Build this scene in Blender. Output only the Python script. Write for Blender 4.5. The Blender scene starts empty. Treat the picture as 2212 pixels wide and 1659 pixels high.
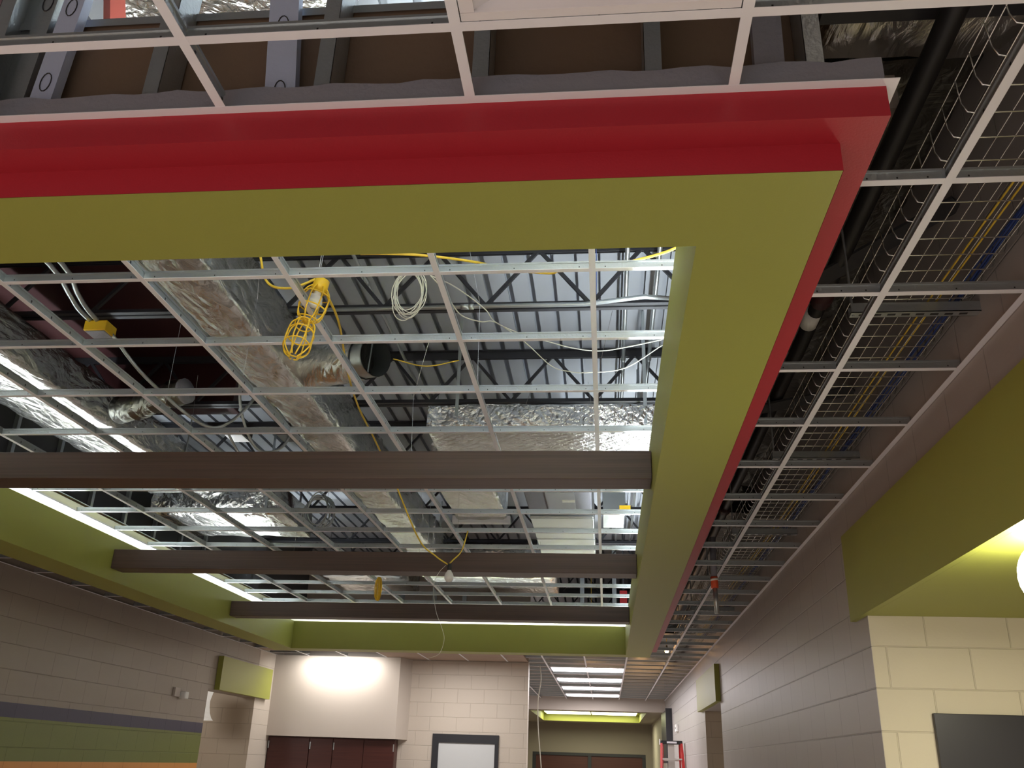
import bpy, math, random
from mathutils import Vector, Matrix
random.seed(7)
S = bpy.context.scene
COL = S.collection
H = 1.63                      # eye height; heights below are given from the eye level

# ---------------------------------------------------------------- camera
cam_d = bpy.data.cameras.new('camera'); cam = bpy.data.objects.new('camera', cam_d); COL.objects.link(cam)
yaw, pitch, roll, FPX = -0.10939680820576661, 0.39915399759900416, 0.03266696129608401, 1940.0
fw = Vector((math.sin(yaw)*math.cos(pitch), math.cos(yaw)*math.cos(pitch), math.sin(pitch)))
rt = Vector((math.cos(yaw), -math.sin(yaw), 0)); up = rt.cross(fw)
r2 = math.cos(roll)*rt + math.sin(roll)*up; u2 = -math.sin(roll)*rt + math.cos(roll)*up
m = Matrix((r2, u2, -fw)).transposed().to_4x4(); m.translation = Vector((0, 0, H)); cam.matrix_world = m
cam_d.sensor_fit = 'HORIZONTAL'; cam_d.sensor_width = 36.0; cam_d.lens = FPX/2212*36.0
cam_d.clip_start = 0.05; cam_d.clip_end = 200
S.camera = cam

# ---------------------------------------------------------------- exposure, world, lights
S.view_settings.view_transform = 'Standard'; S.view_settings.look = 'None'
S.view_settings.gamma = 1.0; S.view_settings.use_curve_mapping = False
S.view_settings.exposure = 0.8
w = bpy.data.worlds.new('world'); S.world = w; w.use_nodes = True
w.node_tree.nodes['Background'].inputs[0].default_value = (1.0, 0.91, 0.84, 1)
w.node_tree.nodes['Background'].inputs[1].default_value = 0.36

def area(name, loc, size, power, color=(1, 1, 1), direction=(0, 0, -1), spread=None):
    l = bpy.data.lights.new(name, 'AREA'); l.shape = 'RECTANGLE'; l.size, l.size_y = size
    l.energy = power; l.color = color
    if spread: l.spread = spread
    o = bpy.data.objects.new(name, l); COL.objects.link(o)
    o.location = (loc[0], loc[1], loc[2]+H)
    z = -Vector(direction).normalized(); x = Vector((0, 1, 0)).cross(z).normalized(); y = z.cross(x)
    o.rotation_euler = Matrix((x, y, z)).transposed().to_euler()
    return o
COOL = (0.86, 0.95, 1.0); WARM = (1.0, 0.88, 0.76)
area('room_light_behind', (-0.8, -2.4, 1.36), (3.0, 1.2), 160, (.97, .95, 1.0))
area('room_light_behind', (-4.0, -1.6, 1.36), (1.2, 1.2), 30, (1.0, .95, .93))
# cove lamps (tubes inside the cove, behind the green lip)
for y in (2.9, 4.15, 5.4, 6.65, 7.9, 9.15, 10.4): area('cove_lamp', (-4.17, y, 1.46), (0.04, 1.15), 7, COOL, (0, 0, 1))
for y in (3.0, 5.0, 7.0, 9.0, 11.0): area('cove_lamp', (0.38, y, 1.46), (0.05, 1.6), 17, COOL, (0, 0, 1))
for x in (-1.1, -0.3): area('cove_lamp', (x, 1.91, 1.46), (0.8, 0.05), 26, COOL, (0, .45, 1))
for x in (-3.3, -2.1, -0.9, 0.0): area('cove_lamp', (x, 11.62, 1.46), (1.1, 0.05), 8, COOL, (0, -0.2, 1))
# wall washer, corridor troffers, alcove lamp
area('fill_light_far', (-2.1, 12.9, 1.38), (1.2, .5), 26, (1, .95, .9))  # added unseen fill that brightens the far block wall
area('wall_wash_lamp', (-3.98, 13.62, 1.40), (1.1, 0.08), 12, (1, .96, .9), (0, 0.25, -1))
for y in (15.25, 17.15, 19.05, 21.0): area('corridor_lamp', (-0.28, y, 1.40), (1.1, 0.5), 22, (1, .96, .96))
area('recess_lamp', (-0.4, 26.9, 1.33), (2.4, 0.9), 14, (1, 1, .75))
area('alcove_lamp', (1.9, 3.3, 0.69), (0.25, 0.25), 23, (1, .93, .72))
area('left_opening_fill', (-6.3, 11.0, 1.1), (0.8, 0.8), 14, (1, .95, .9), (.7, 1, -.5))  # unseen lamp added to brighten the white sheet in the opening

# ---------------------------------------------------------------- materials
MATS = {}
def mat(name, col, rough=.6, metal=0., emit=None, es=1., bump=None, spec=None):
    """bump: (scale, strength) noise"""
    if name in MATS: return MATS[name]
    m = bpy.data.materials.new(name); m.use_nodes = True; nt = m.node_tree; b = nt.nodes['Principled BSDF']
    b.inputs['Base Color'].default_value = (*col, 1); b.inputs['Roughness'].default_value = rough
    b.inputs['Metallic'].default_value = metal
    if spec is not None: b.inputs['Specular IOR Level'].default_value = spec
    if emit: b.inputs['Emission Color'].default_value = (*emit, 1); b.inputs['Emission Strength'].default_value = es
    if bump:
        tc = nt.nodes.new('ShaderNodeTexCoord'); n = nt.nodes.new('ShaderNodeTexNoise'); n.inputs['Scale'].default_value = bump[0]
        n.inputs['Detail'].default_value = 3
        bp = nt.nodes.new('ShaderNodeBump'); bp.inputs['Strength'].default_value = bump[1]; bp.inputs['Distance'].default_value = .01
        nt.links.new(tc.outputs['Object'], n.inputs['Vector']); nt.links.new(n.outputs['Fac'], bp.inputs['Height']); nt.links.new(bp.outputs[0], b.inputs['Normal'])
    MATS[name] = m; return m

def foil(name, col, rough, scale=9., strength=.6, stretch=(1, 1, 1), grid=False):
    m = bpy.data.materials.new(name); m.use_nodes = True; nt = m.node_tree; L = nt.links; b = nt.nodes['Principled BSDF']
    b.inputs['Base Color'].default_value = (*col, 1); b.inputs['Roughness'].default_value = rough; b.inputs['Metallic'].default_value = 1
    tc = nt.nodes.new('ShaderNodeTexCoord'); mp = nt.nodes.new('ShaderNodeMapping'); mp.inputs['Scale'].default_value = stretch
    L.new(tc.outputs['Object'], mp.inputs[0])
    n = nt.nodes.new('ShaderNodeTexNoise'); n.inputs['Scale'].default_value = scale; n.inputs['Detail'].default_value = 6; n.inputs['Distortion'].default_value = 1.2
    v = nt.nodes.new('ShaderNodeTexVoronoi'); v.inputs['Scale'].default_value = scale*2.2; v.feature = 'DISTANCE_TO_EDGE'
    L.new(mp.outputs[0], n.inputs['Vector']); L.new(mp.outputs[0], v.inputs['Vector'])
    a = nt.nodes.new('ShaderNodeMath'); a.operation = 'MULTIPLY_ADD'; a.inputs[1].default_value = .35
    L.new(v.outputs['Distance'], a.inputs[0]); L.new(n.outputs['Fac'], a.inputs[2])
    h = a.outputs[0]
    if grid:
        wv = nt.nodes.new('ShaderNodeTexWave'); wv.inputs['Scale'].default_value = 8; wv.bands_direction = 'DIAGONAL'; L.new(tc.outputs['Object'], wv.inputs['Vector'])
        a2 = nt.nodes.new('ShaderNodeMath'); a2.operation = 'MULTIPLY_ADD'; a2.inputs[1].default_value = .12
        L.new(wv.outputs['Fac'], a2.inputs[0]); L.new(h, a2.inputs[2]); h = a2.outputs[0]
    bp = nt.nodes.new('ShaderNodeBump'); bp.inputs['Strength'].default_value = strength; bp.inputs['Distance'].default_value = .03
    L.new(h, bp.inputs['Height']); L.new(bp.outputs[0], b.inputs['Normal']); return m

def block(name, col, axis, bands=None, rough=.45, mortar=.72):
    """painted concrete block; axis 'x' = wall running along x, 'y' = wall running along y; bands: [(z below which, colour)] painted stripes"""
    m = bpy.data.materials.new(name); m.use_nodes = True; nt = m.node_tree; L = nt.links; b = nt.nodes['Principled BSDF']
    b.inputs['Roughness'].default_value = rough
    g = nt.nodes.new('ShaderNodeNewGeometry'); sp = nt.nodes.new('ShaderNodeSeparateXYZ'); L.new(g.outputs['Position'], sp.inputs[0])
    cb = nt.nodes.new('ShaderNodeCombineXYZ'); L.new(sp.outputs['X' if axis == 'x' else 'Y'], cb.inputs[0]); L.new(sp.outputs['Z'], cb.inputs[1])
    br = nt.nodes.new('ShaderNodeTexBrick'); L.new(cb.outputs[0], br.inputs['Vector'])
    br.inputs['Scale'].default_value = 1; br.inputs['Mortar Size'].default_value = .0045; br.inputs['Mortar Smooth'].default_value = .6
    br.inputs['Brick Width'].default_value = .4064; br.inputs['Row Height'].default_value = .2032
    br.inputs['Color1'].default_value = (1, 1, 1, 1); br.inputs['Color2'].default_value = (.965, .965, .965, 1); br.inputs['Mortar'].default_value = (mortar, mortar, mortar, 1)
    cur = None
    base = nt.nodes.new('ShaderNodeRGB'); base.outputs[0].default_value = (*col, 1); cur = base.outputs[0]
    for z, c in (bands or []):
        lt = nt.nodes.new('ShaderNodeMath'); lt.operation = 'LESS_THAN'; L.new(sp.outputs['Z'], lt.inputs[0]); lt.inputs[1].default_value = z+H
        mx = nt.nodes.new('ShaderNodeMix'); mx.data_type = 'RGBA'; L.new(lt.outputs[0], mx.inputs['Factor']); L.new(cur, mx.inputs['A']); mx.inputs['B'].default_value = (*c, 1); cur = mx.outputs['Result']
    mu = nt.nodes.new('ShaderNodeMix'); mu.data_type = 'RGBA'; mu.blend_type = 'MULTIPLY'; mu.inputs['Factor'].default_value = 1
    L.new(cur, mu.inputs['A']); L.new(br.outputs['Color'], mu.inputs['B']); L.new(mu.outputs['Result'], b.inputs['Base Color'])
    n = nt.nodes.new('ShaderNodeTexNoise'); n.inputs['Scale'].default_value = 60; n.inputs['Detail'].default_value = 4; L.new(g.outputs['Position'], n.inputs['Vector'])
    n2 = nt.nodes.new('ShaderNodeTexNoise'); n2.inputs['Scale'].default_value = 5; L.new(g.outputs['Position'], n2.inputs['Vector'])
    a0 = nt.nodes.new('ShaderNodeMath'); a0.operation = 'MULTIPLY_ADD'; a0.inputs[1].default_value = .12; L.new(n.outputs['Fac'], a0.inputs[0])
    iv = nt.nodes.new('ShaderNodeMath'); iv.operation = 'MULTIPLY_ADD'; iv.inputs[1].default_value = -1.; iv.inputs[2].default_value = 1.; L.new(br.outputs['Fac'], iv.inputs[0]); L.new(iv.outputs[0], a0.inputs[2])
    a1 = nt.nodes.new('ShaderNodeMath'); a1.operation = 'MULTIPLY_ADD'; a1.inputs[1].default_value = .25; L.new(n2.outputs['Fac'], a1.inputs[0]); L.new(a0.outputs[0], a1.inputs[2])
    bp = nt.nodes.new('ShaderNodeBump'); bp.inputs['Strength'].default_value = .7; bp.inputs['Distance'].default_value = .006
    L.new(a1.outputs[0], bp.inputs['Height']); L.new(bp.outputs[0], b.inputs['Normal'])
    return m

def woodmat(name, c1, c2):
    m = bpy.data.materials.new(name); m.use_nodes = True; nt = m.node_tree; L = nt.links; b = nt.nodes['Principled BSDF']
    tc = nt.nodes.new('ShaderNodeTexCoord'); mp = nt.nodes.new('ShaderNodeMapping'); mp.inputs['Scale'].default_value = (.6, 30, 60); L.new(tc.outputs['Object'], mp.inputs[0])
    n = nt.nodes.new('ShaderNodeTexNoise'); n.inputs['Scale'].default_value = 2; n.inputs['Detail'].default_value = 5; L.new(mp.outputs[0], n.inputs['Vector'])
    r = nt.nodes.new('ShaderNodeValToRGB'); r.color_ramp.elements[0].color = (*c1, 1); r.color_ramp.elements[0].position = .3; r.color_ramp.elements[1].color = (*c2, 1); r.color_ramp.elements[1].position = .7
    L.new(n.outputs['Fac'], r.inputs[0]); L.new(r.outputs[0], b.inputs['Base Color']); b.inputs['Roughness'].default_value = .45
    return m

BEIGE = (.50, .43, .36)
m_green = mat('green_paint', (.335, .35, .066), .5, bump=(180, .05))
m_red = mat('red_paint', (.40, .018, .032), .45, bump=(180, .05))
m_trim = mat('white_trim_paint', (.84, .84, .90), .45)
m_primer = mat('grey_primer', (.26, .26, .30), .8, bump=(60, .3))
m_brown = mat('brown_board_paper', (.20, .135, .09), .8, bump=(30, .2))
m_steel = mat('galvanised_steel', (.50, .54, .555), .32, .8, bump=(90, .15))
m_redang = mat('orange_red_primer', (.45, .07, .04), .6)
m_kick = mat('lit_galvanised_steel', (.62, .70, .92), .4, .2, bump=(60, .2))  # bluish white of the lit, reflecting kickers put into the base colour
m_darksteel = mat('dark_primed_steel', (.045, .045, .052), .5, .3)
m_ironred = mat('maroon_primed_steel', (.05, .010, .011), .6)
m_deck = mat('painted_steel_deck', (.37, .39, .43), .5, 0)
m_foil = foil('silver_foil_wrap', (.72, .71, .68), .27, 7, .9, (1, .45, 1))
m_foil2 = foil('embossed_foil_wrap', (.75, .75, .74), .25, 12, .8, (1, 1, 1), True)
m_foildark = foil('shaded_foil_wrap', (.22, .22, .20), .38, 6, .9)  # darker foil copy, the dimness of the plenum is put into its colour
m_sheet = mat('sheet_metal', (.55, .58, .58), .35, 1., bump=(12, .25))
m_pipe = mat('black_pipe_paint', (.012, .011, .011), .45)
m_wire = mat('zinc_wire', (.75, .75, .72), .25, 1.)
m_yellow = mat('yellow_plastic', (.80, .50, .02), .4)
m_ycord = mat('yellow_cord', (.75, .52, .05), .5)
m_wcable = mat('white_cable_jacket', (.75, .75, .66), .5)
m_bcable = mat('blue_cable_jacket', (.02, .05, .22), .5)
m_glassy = mat('frosted_bulb_glass', (.85, .85, .80), .15)
m_black = mat('black_plastic', (.02, .02, .022), .4)
m_drywall = mat('beige_drywall_paint', (.52, .46, .41), .6, bump=(150, .05))
m_cove = mat('white_cove_paint', (.78, .75, .70), .6)
m_pdark = mat('dark_grey_board', (.045, .045, .048), .8)
m_floor = mat('tan_floor_tile', (.50, .44, .39), .4, bump=(3, .05))
m_olive = mat('olive_paint', (.26, .22, .19), .6)
m_beam = woodmat('dark_walnut_laminate', (.060, .036, .027), (.090, .055, .040))
m_cab = woodmat('cherry_laminate', (.055, .012, .010), (.085, .022, .016))
m_tile = mat('tan_ceiling_tile', (.40, .30, .24), .9, bump=(80, .4))
m_frame = mat('dark_door_frame', (.025, .026, .032), .4)
m_board = mat('charcoal_board', (.022, .020, .024), .35)
m_frost = mat('frosted_panel', (.60, .62, .64), .35)
m_tube = mat('lit_lamp_tube', (1, 1, 1), .5, emit=(.93, .98, 1.), es=6)
m_troff = mat('lit_corridor_lens', (1, 1, 1), .5, emit=(1, .93, .95), es=5)
m_recess = mat('lit_recess_lens', (1, 1, .8), .5, emit=(1, 1, .62), es=3)
m_dome = mat('lit_dome_glass', (1, 1, .9), .5, emit=(1, .97, .75), es=22)
m_warmbulb = mat('lit_warm_bulb', (1, .7, .3), .5, emit=(1, .50, .18), es=22)
m_panelw = mat('white_reflector_enamel', (.80, .77, .80), .4)
m_fiber = mat('red_fibreglass', (.55, .03, .03), .45)
m_alum = mat('aluminium', (.65, .64, .61), .45, .8)
m_orange = mat('orange_tag', (.75, .10, .03), .5)
m_paper = mat('white_paper', (.85, .85, .82), .7)
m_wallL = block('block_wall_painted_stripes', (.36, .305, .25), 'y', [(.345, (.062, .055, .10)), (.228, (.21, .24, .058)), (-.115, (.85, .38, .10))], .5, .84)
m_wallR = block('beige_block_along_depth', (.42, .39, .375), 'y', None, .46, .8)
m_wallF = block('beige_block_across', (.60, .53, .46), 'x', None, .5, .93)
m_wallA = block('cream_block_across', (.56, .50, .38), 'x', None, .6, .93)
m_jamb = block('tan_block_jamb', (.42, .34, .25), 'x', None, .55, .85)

# ---------------------------------------------------------------- mesh builder (coordinates: x right, y away, z above eye level)
class MB:
    def __init__(s): s.v = []; s.f = []; s.mi = []
    def add(s, vs, fs, mi=0):
        o = len(s.v); s.v += [tuple(v) for v in vs]
        for f in fs: s.f.append([o+i for i in f]); s.mi.append(mi)
        return s
    def box(s, x0, x1, y0, y1, z0, z1, mi=0):
        vs = [(x, y, z) for z in (z0, z1) for y in (y0, y1) for x in (x0, x1)]
        return s.add(vs, [(0, 2, 3, 1), (4, 5, 7, 6), (0, 1, 5, 4), (2, 6, 7, 3), (0, 4, 6, 2), (1, 3, 7, 5)], mi)
    def bar(s, p0, p1, w, h, mi=0, upv=(0, 0, 1)):
        p0, p1 = Vector(p0), Vector(p1); d = (p1-p0).normalized(); u = Vector(upv)
        if abs(d.dot(u)) > .98: u = Vector((0, 1, 0))
        a = d.cross(u).normalized()*w/2; b = a.cross(d).normalized()*h/2
        vs = [p+sa*a+sb*b for p in (p0, p1) for sa, sb in ((-1, -1), (1, -1), (1, 1), (-1, 1))]
        return s.add(vs, [(0, 3, 2, 1), (4, 5, 6, 7), (0, 1, 5, 4), (1, 2, 6, 5), (2, 3, 7, 6), (3, 0, 4, 7)], mi)
    def tube(s, pts, r, n=8, mi=0, caps=True, closed=False):
        pts = [Vector(p) for p in pts]; N = len(pts); rs = r if isinstance(r, (list, tuple)) else [r]*N
        prev = None; o = len(s.v)
        for i, p in enumerate(pts):
            if closed: t = pts[(i+1) % N]-pts[i-1]
            else: t = pts[min(i+1, N-1)]-pts[max(i-1, 0)]
            t = t.normalized() if t.length > 1e-9 else Vector((0, 0, 1))
            if prev is None:
                a = t.cross(Vector((0, 0, 1)))
                if a.length < .1: a = t.cross(Vector((0, 1, 0)))
            else: a = prev-t*prev.dot(t)
            a.normalize(); b = t.cross(a); prev = a
            for k in range(n):
                an = 2*math.pi*k/n; s.v.append(tuple(p+rs[i]*(math.cos(an)*a+math.sin(an)*b)))
        for i in range(N if closed else N-1):
            for k in range(n):
                j = (i+1) % N; s.f.append([o+i*n+k, o+i*n+(k+1) % n, o+j*n+(k+1) % n, o+j*n+k]); s.mi.append(mi)
        if caps and not closed:
            s.f.append([o+k for k in range(n)][::-1]); s.mi.append(mi); s.f.append([o+(N-1)*n+k for k in range(n)]); s.mi.append(mi)
        return s
    def lathe(s, prof, c, n=20, mi=0):
        """prof: (radius, z) around a vertical axis at c"""
        o = len(s.v)
        for r, z in prof:
            for k in range(n): an = 2*math.pi*k/n; s.v.append((c[0]+r*math.cos(an), c[1]+r*math.sin(an), c[2]+z))
        for i in range(len(prof)-1):
            for k in range(n): s.f.append([o+i*n+k, o+i*n+(k+1) % n, o+(i+1)*n+(k+1) % n, o+(i+1)*n+k]); s.mi.append(mi)
        return s
    def build(s, name, mats, parent=None, smooth=False, bevel=0, **tg):
        if not isinstance(mats, (list, tuple)): mats = [mats]
        if parent is not None: org = Vector(parent['_o'])
        else:
            xs, ys, zs = zip(*s.v); org = Vector(((min(xs)+max(xs))/2, (min(ys)+max(ys))/2, min(zs)))
        me = bpy.data.meshes.new(name); me.from_pydata([tuple(Vector(v)-org) for v in s.v], [], s.f)
        for m_ in mats: me.materials.append(m_)
        me.polygons.foreach_set('material_index', s.mi)
        if smooth: me.polygons.foreach_set('use_smooth', [True]*len(me.polygons))
        me.update()
        o = bpy.data.objects.new(name, me); COL.objects.link(o)
        if parent is not None: o.parent = parent
        else: o.location = (org.x, org.y, org.z+H)
        if smooth and any(len(f) > 4 for f in s.f):
            pass
        if bevel:
            b = o.modifiers.new('bevel', 'BEVEL'); b.width = bevel; b.segments = 2; b.limit_method = 'ANGLE'
        o['_o'] = tuple(org)
        for k, v in tg.items(): o[k] = v
        return o

def thing(name, label, cat, loc, group=None):
    o = bpy.data.objects.new(name, None); COL.objects.link(o); o.location = (loc[0], loc[1], loc[2]+H); o.empty_display_size = .1
    o['_o'] = tuple(loc); o['label'] = label; o['category'] = cat
    if group: o['group'] = group
    return o
def structure(mb, name, m, **k): return mb.build(name, m, kind='structure', **k)
def tagged(mb, name, m, label, cat, group=None, **k):
    o = mb.build(name, m, **k); o['label'] = label; o['category'] = cat
    if group: o['group'] = group
    return o
def kids(o): return [c for c in bpy.data.objects if c.parent == o]
def copy_tree(o, dx=(0, 0, 0), label=None):
    ch = kids(o); c = o.copy(); COL.objects.link(c); c.location = o.location+Vector(dx)
    if label: c['label'] = label
    for k in ch:
        d = k.copy(); COL.objects.link(d); d.parent = c
        for g in kids(k):
            e = g.copy(); COL.objects.link(e); e.parent = d
    return c
def arc(p0, p1, sag, n=14, side=(0, 0, -1)):
    p0, p1, sd = Vector(p0), Vector(p1), Vector(side)
    return [p0.lerp(p1, i/n)+sd*sag*4*(i/n)*(1-i/n) for i in range(n+1)]
def smooth_path(pts, n=8):
    P = [Vector(p) for p in pts]; P = [2*P[0]-P[1]]+P+[2*P[-1]-P[-2]]; out = []
    for i in range(1, len(P)-2):
        for k in range(n):
            t = k/n; a, b, c, d = P[i-1], P[i], P[i+1], P[i+2]
            out.append(.5*((2*b)+(c-a)*t+(2*a-5*b+4*c-d)*t*t+(3*b-a-3*c+d)*t**3))
    return out+[P[-2]]

# ================================================================ THE ROOM
FL = -H; DK = 3.05
structure(MB().box(-9, 7, -5, 31, FL-.1, FL), 'floor', m_floor)
# left wall with opening y 11.6..13.25 under z .757
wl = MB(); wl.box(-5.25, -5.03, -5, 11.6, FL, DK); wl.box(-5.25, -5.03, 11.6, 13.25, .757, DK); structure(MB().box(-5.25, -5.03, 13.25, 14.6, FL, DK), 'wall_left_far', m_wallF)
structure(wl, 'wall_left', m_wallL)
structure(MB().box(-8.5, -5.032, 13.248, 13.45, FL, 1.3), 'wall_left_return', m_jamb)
structure(MB().box(-8.6, -8.5, 9.5, 13.45, FL, 1.3), 'wall_left_hall', m_drywall)
structure(MB().box(-8.5, -5.25, 9.5, 13.25, 1.2, 1.28), 'ceiling_left_hall', m_cove)
# right wall: alcove opening below z .76 before y 4.9; doorway y 11.5..13.3 below z .74
wr = MB(); wr.box(1.35, 1.55, -5, 4.9, .765, DK); wr.box(1.35, 1.55, 4.9, 11.45, FL, DK); wr.box(1.35, 1.55, 11.45, 13.3, .735, DK); wr.box(1.35, 1.55, 13.3, 22.1, FL, DK)
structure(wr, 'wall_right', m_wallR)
structure(MB().box(1.352, 6.5, 4.898, 5.1, FL, DK), 'wall_alcove', m_wallA)
structure(MB().box(1.352, 3.4, 13.298, 13.45, FL, 1.2), 'wall_right_return', m_jamb)
structure(MB().box(6.5, 6.7, -5, 5.1, FL, DK), 'wall_alcove_side', m_wallA)
# far walls
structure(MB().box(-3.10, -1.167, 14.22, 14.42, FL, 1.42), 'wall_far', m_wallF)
structure(MB().box(-5.03, -3.04, 14.3, 14.42, FL, 1.42), 'wall_far_behind_cabinets', m_drywall)
bh = MB(); fx = [(-5.03, 13.9), (-3.08, 13.9), (-2.96, 14.22), (-5.03, 14.22)]
bh.add([(x, y, .27) for x, y in fx]+[(x, y, 1.42) for x, y in fx], [(0, 3, 2, 1), (4, 5, 6, 7), (0, 1, 5, 4), (1, 2, 6, 5), (2, 3, 7, 6), (3, 0, 4, 7)])
structure(bh, 'wall_cabinet_bulkhead', m_drywall)
structure(MB().box(-3.10, -1.9, 22.1, 22.25, FL, 1.42).box(-3.1, -2.95, 14.42, 22.1, FL, 1.42), 'wall_corridor_left', m_drywall)
# corridor header, low ceiling with slot, end wall
structure(MB().box(-3.0, 1.55, 22.1, 22.25, 1.17, DK), 'wall_corridor_header', m_drywall)
ce = MB(); ce.box(-3, -1.80, 22.25, 31, 1.17, 1.27); ce.box(.95, 2.2, 22.25, 31, 1.17, 1.27); ce.box(-1.80, .95, 22.25, 22.6, 1.17, 1.27); ce.box(-1.80, .95, 27.7, 31, 1.17, 1.27)
structure(ce, 'ceiling_corridor', m_olive)
structure(MB().box(-3, -2.2, 28.95, 29.2, FL, 1.17).box(1.15, 2.2, 28.95, 29.2, FL, 1.17).box(-2.2, 1.15, 28.95, 29.2, .34, 1.17), 'wall_corridor_end', m_olive)
structure(MB().box(1.35, 1.55, 22.25, 29.2, FL, 1.17), 'wall_corridor_right', m_drywall)
structure(MB().box(-3.1, -3.0, 22.1, 29.2, FL, 1.3), 'wall_corridor_far_left', m_olive)
# corrugated deck, ribs along y
dk = MB(); prof = []
x = -9.0; P = .1524
while x < 7:
    prof += [(x, DK), (x+.114, DK), (x+.104, DK+.065), (x+.162, DK+.065)]; x += P
vs = []
for px, pz in prof: vs += [(px, -5, pz), (px, 31, pz)]
dk.add(vs, [(2*i, 2*i+1, 2*i+3, 2*i+2) for i in range(len(prof)-1)])
dk.box(-9, 7, -5, 31, DK+.075, DK+.1)
structure(dk, 'ceiling_deck', m_deck)
structure(MB().box(-9, 7, -5, -.6, 1.42, 1.45), 'ceiling_behind', m_tile)
structure(MB().box(-9, 7, -.75, -.6, 1.45, DK), 'light_block_back', m_primer)  # unseen wall added to keep world light out of the plenum
structure(MB().box(.53, .56, 1.79, 12, 1.84, DK), 'light_block_side', m_brown)  # unseen partition added to keep cove light out of the right plenum
structure(MB().box(-.34, .56, 1.765, 1.785, 1.85, DK), 'light_block_front', m_cove)  # added partition, blocks front cove light and is white to reflect it
structure(MB().box(-4.66, -4.62, 1.8, 13.8, 1.50, DK), 'dark_void_left', m_pdark)  # dark sheet painted for the unlit void behind the left cove
structure(MB().box(-9, 2, 23, 23.1, 1.42, DK), 'wall_plenum_far', m_darksteel)
structure(MB().box(-5.03, -1.167, 14.25, 14.35, 1.42, DK), 'wall_above_far', m_drywall)

# ================================================================ STEPPED SOFFIT
Z2, Z1, ZC, LIP = 1.262, 1.337, 1.42, 1.60
XI, XS, XO = .247, .548, .637          # right side: inner, step, outer
XIL, XSL, XOL = -3.98, -4.281, -4.37
YI, YS, YO = 2.062, 1.752, 1.66        # front
YIF, YSF, YOF = 11.50, 11.76, 11.84    # far
def ring(mb, o, i, z, mi=0, down=True):
    """flat ring between rectangle o and rectangle i at height z"""
    (a0, a1, b0, b1), (c0, c1, d0, d1) = o, i
    vs = [(a0, b0, z), (a1, b0, z), (a1, b1, z), (a0, b1, z), (c0, d0, z), (c1, d0, z), (c1, d1, z), (c0, d1, z)]
    fs = [(0, 4, 5, 1), (1, 5, 6, 2), (2, 6, 7, 3), (3, 7, 4, 0)]
    mb.add(vs, fs, mi)
def skirt(mb, r, z0, z1, mi=0):
    a0, a1, b0, b1 = r; c = [(a0, b0), (a1, b0), (a1, b1), (a0, b1)]
    mb.add([(x, y, z0) for x, y in c]+[(x, y, z1) for x, y in c], [(k, (k+1) % 4, (k+1) % 4+4, k+4) for k in range(4)], mi)
def wallring(mb, o, i, z0, z1, mi=0):
    skirt(mb, o, z0, z1, mi); skirt(mb, i, z0, z1, mi); ring(mb, o, i, z0, mi); ring(mb, o, i, z1, mi)
RI = (XIL, XI, YI, YIF); RS = (XSL, XS, YS, YSF); RO = (XOL, XO, YO, YOF)
sof = thing('stepped_soffit', 'large rectangular dropped ceiling frame, green underside with a red stepped outer edge', 'soffit', (-1.87, 6.7, Z2))
g = MB(); RI2 = (XIL-.02, XI+.02, YI-.02, YIF+.02)
ring(g, RS, RI, Z2); skirt(g, RI, Z2, LIP); skirt(g, RI2, Z2+.02, LIP); ring(g, RI2, RI, LIP); ring(g, RS, RI2, Z2+.02)
g.build('green_soffit', m_green, sof, label='green underside and inner faces')
g = MB(); skirt(g, (XSL-.001, XS+.001, YS-.001, YSF+.001), Z2, Z1); ring(g, RO, RS, Z1); skirt(g, RO, Z1, ZC+.002)
skirt(g, (XSL+.012, XS-.012, YS+.012, YSF-.012), Z2+.02, Z1+.015); ring(g, (XOL+.012, XO-.012, YO+.012, YOF-.012), RS, Z1+.015)
g.build('red_fascia', m_red, sof, label='red stepped fascia')
# primed board edge above the trim (ragged top) on the front, plain elsewhere
g = MB(); n = 90; tops = []
zt = 1.485
for k in range(n+1):
    t = k/n; xx = XOL+(XO-XOL)*t; zt = 1.487+.004*math.sin(k*1.7)+random.uniform(-.003, .003)+.012*t*(1 if t > .8 else .6)
    tops.append((xx, zt))
vs = []
for xx, z in tops: vs += [(xx, YO, ZC), (xx, YO, z), (xx, YO+.013, ZC), (xx, YO+.013, z)]
fs = []
for k in range(n):
    a, b = 4*k, 4*k+4; fs += [(a, b, b+1, a+1), (a+1, b+1, b+3, a+3), (a+2, a+3, b+3, b+2)]
g.add(vs, fs); g.box(XO-.013, XO, YO+.013, YOF, ZC, 1.49); g.box(XOL, XOL+.013, YO+.013, YOF, ZC, 1.49); g.box(XOL, XO, YOF-.013, YOF, ZC, 1.49)
g.build('primed_edge', m_primer, sof, label='grey primed board edge above the trim')
# angle trim around the outside
g = MB(); RT = (XOL-.024, XO+.024, YO-.024, YOF+.024)
wallring(g, RT, RO, ZC-.001, ZC+.001); wallring(g, (XOL-.001, XO+.001, YO-.001, YOF+.001), RO, ZC, ZC+.02)
g.build('angle_trim', m_trim, sof, label='white angle trim with mitred corner')
# cove back boards, brown paper outside, white inside
CB = (-4.24, .50, 1.79, 11.72); CB2 = (-4.255, .515, 1.775, 11.735)
g = MB(); skirt(g, CB, Z1, 1.83); g.build('cove_wall', m_cove, sof, label='white inner wall of the light cove')
g = MB(); skirt(g, CB2, Z1, 1.845); ring(g, CB2, CB, 1.845); g.build('backing_board', m_brown, sof, label='brown paper-faced backing board')
g = MB(); ring(g, (-4.27, .53, 1.76, 11.75), (-4.225, .485, 1.805, 11.705), 1.848); skirt(g, (-4.27, .53, 1.76, 11.75), 1.822, 1.848); g.build('top_track', m_steel, sof, label='steel track along the board top')

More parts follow.
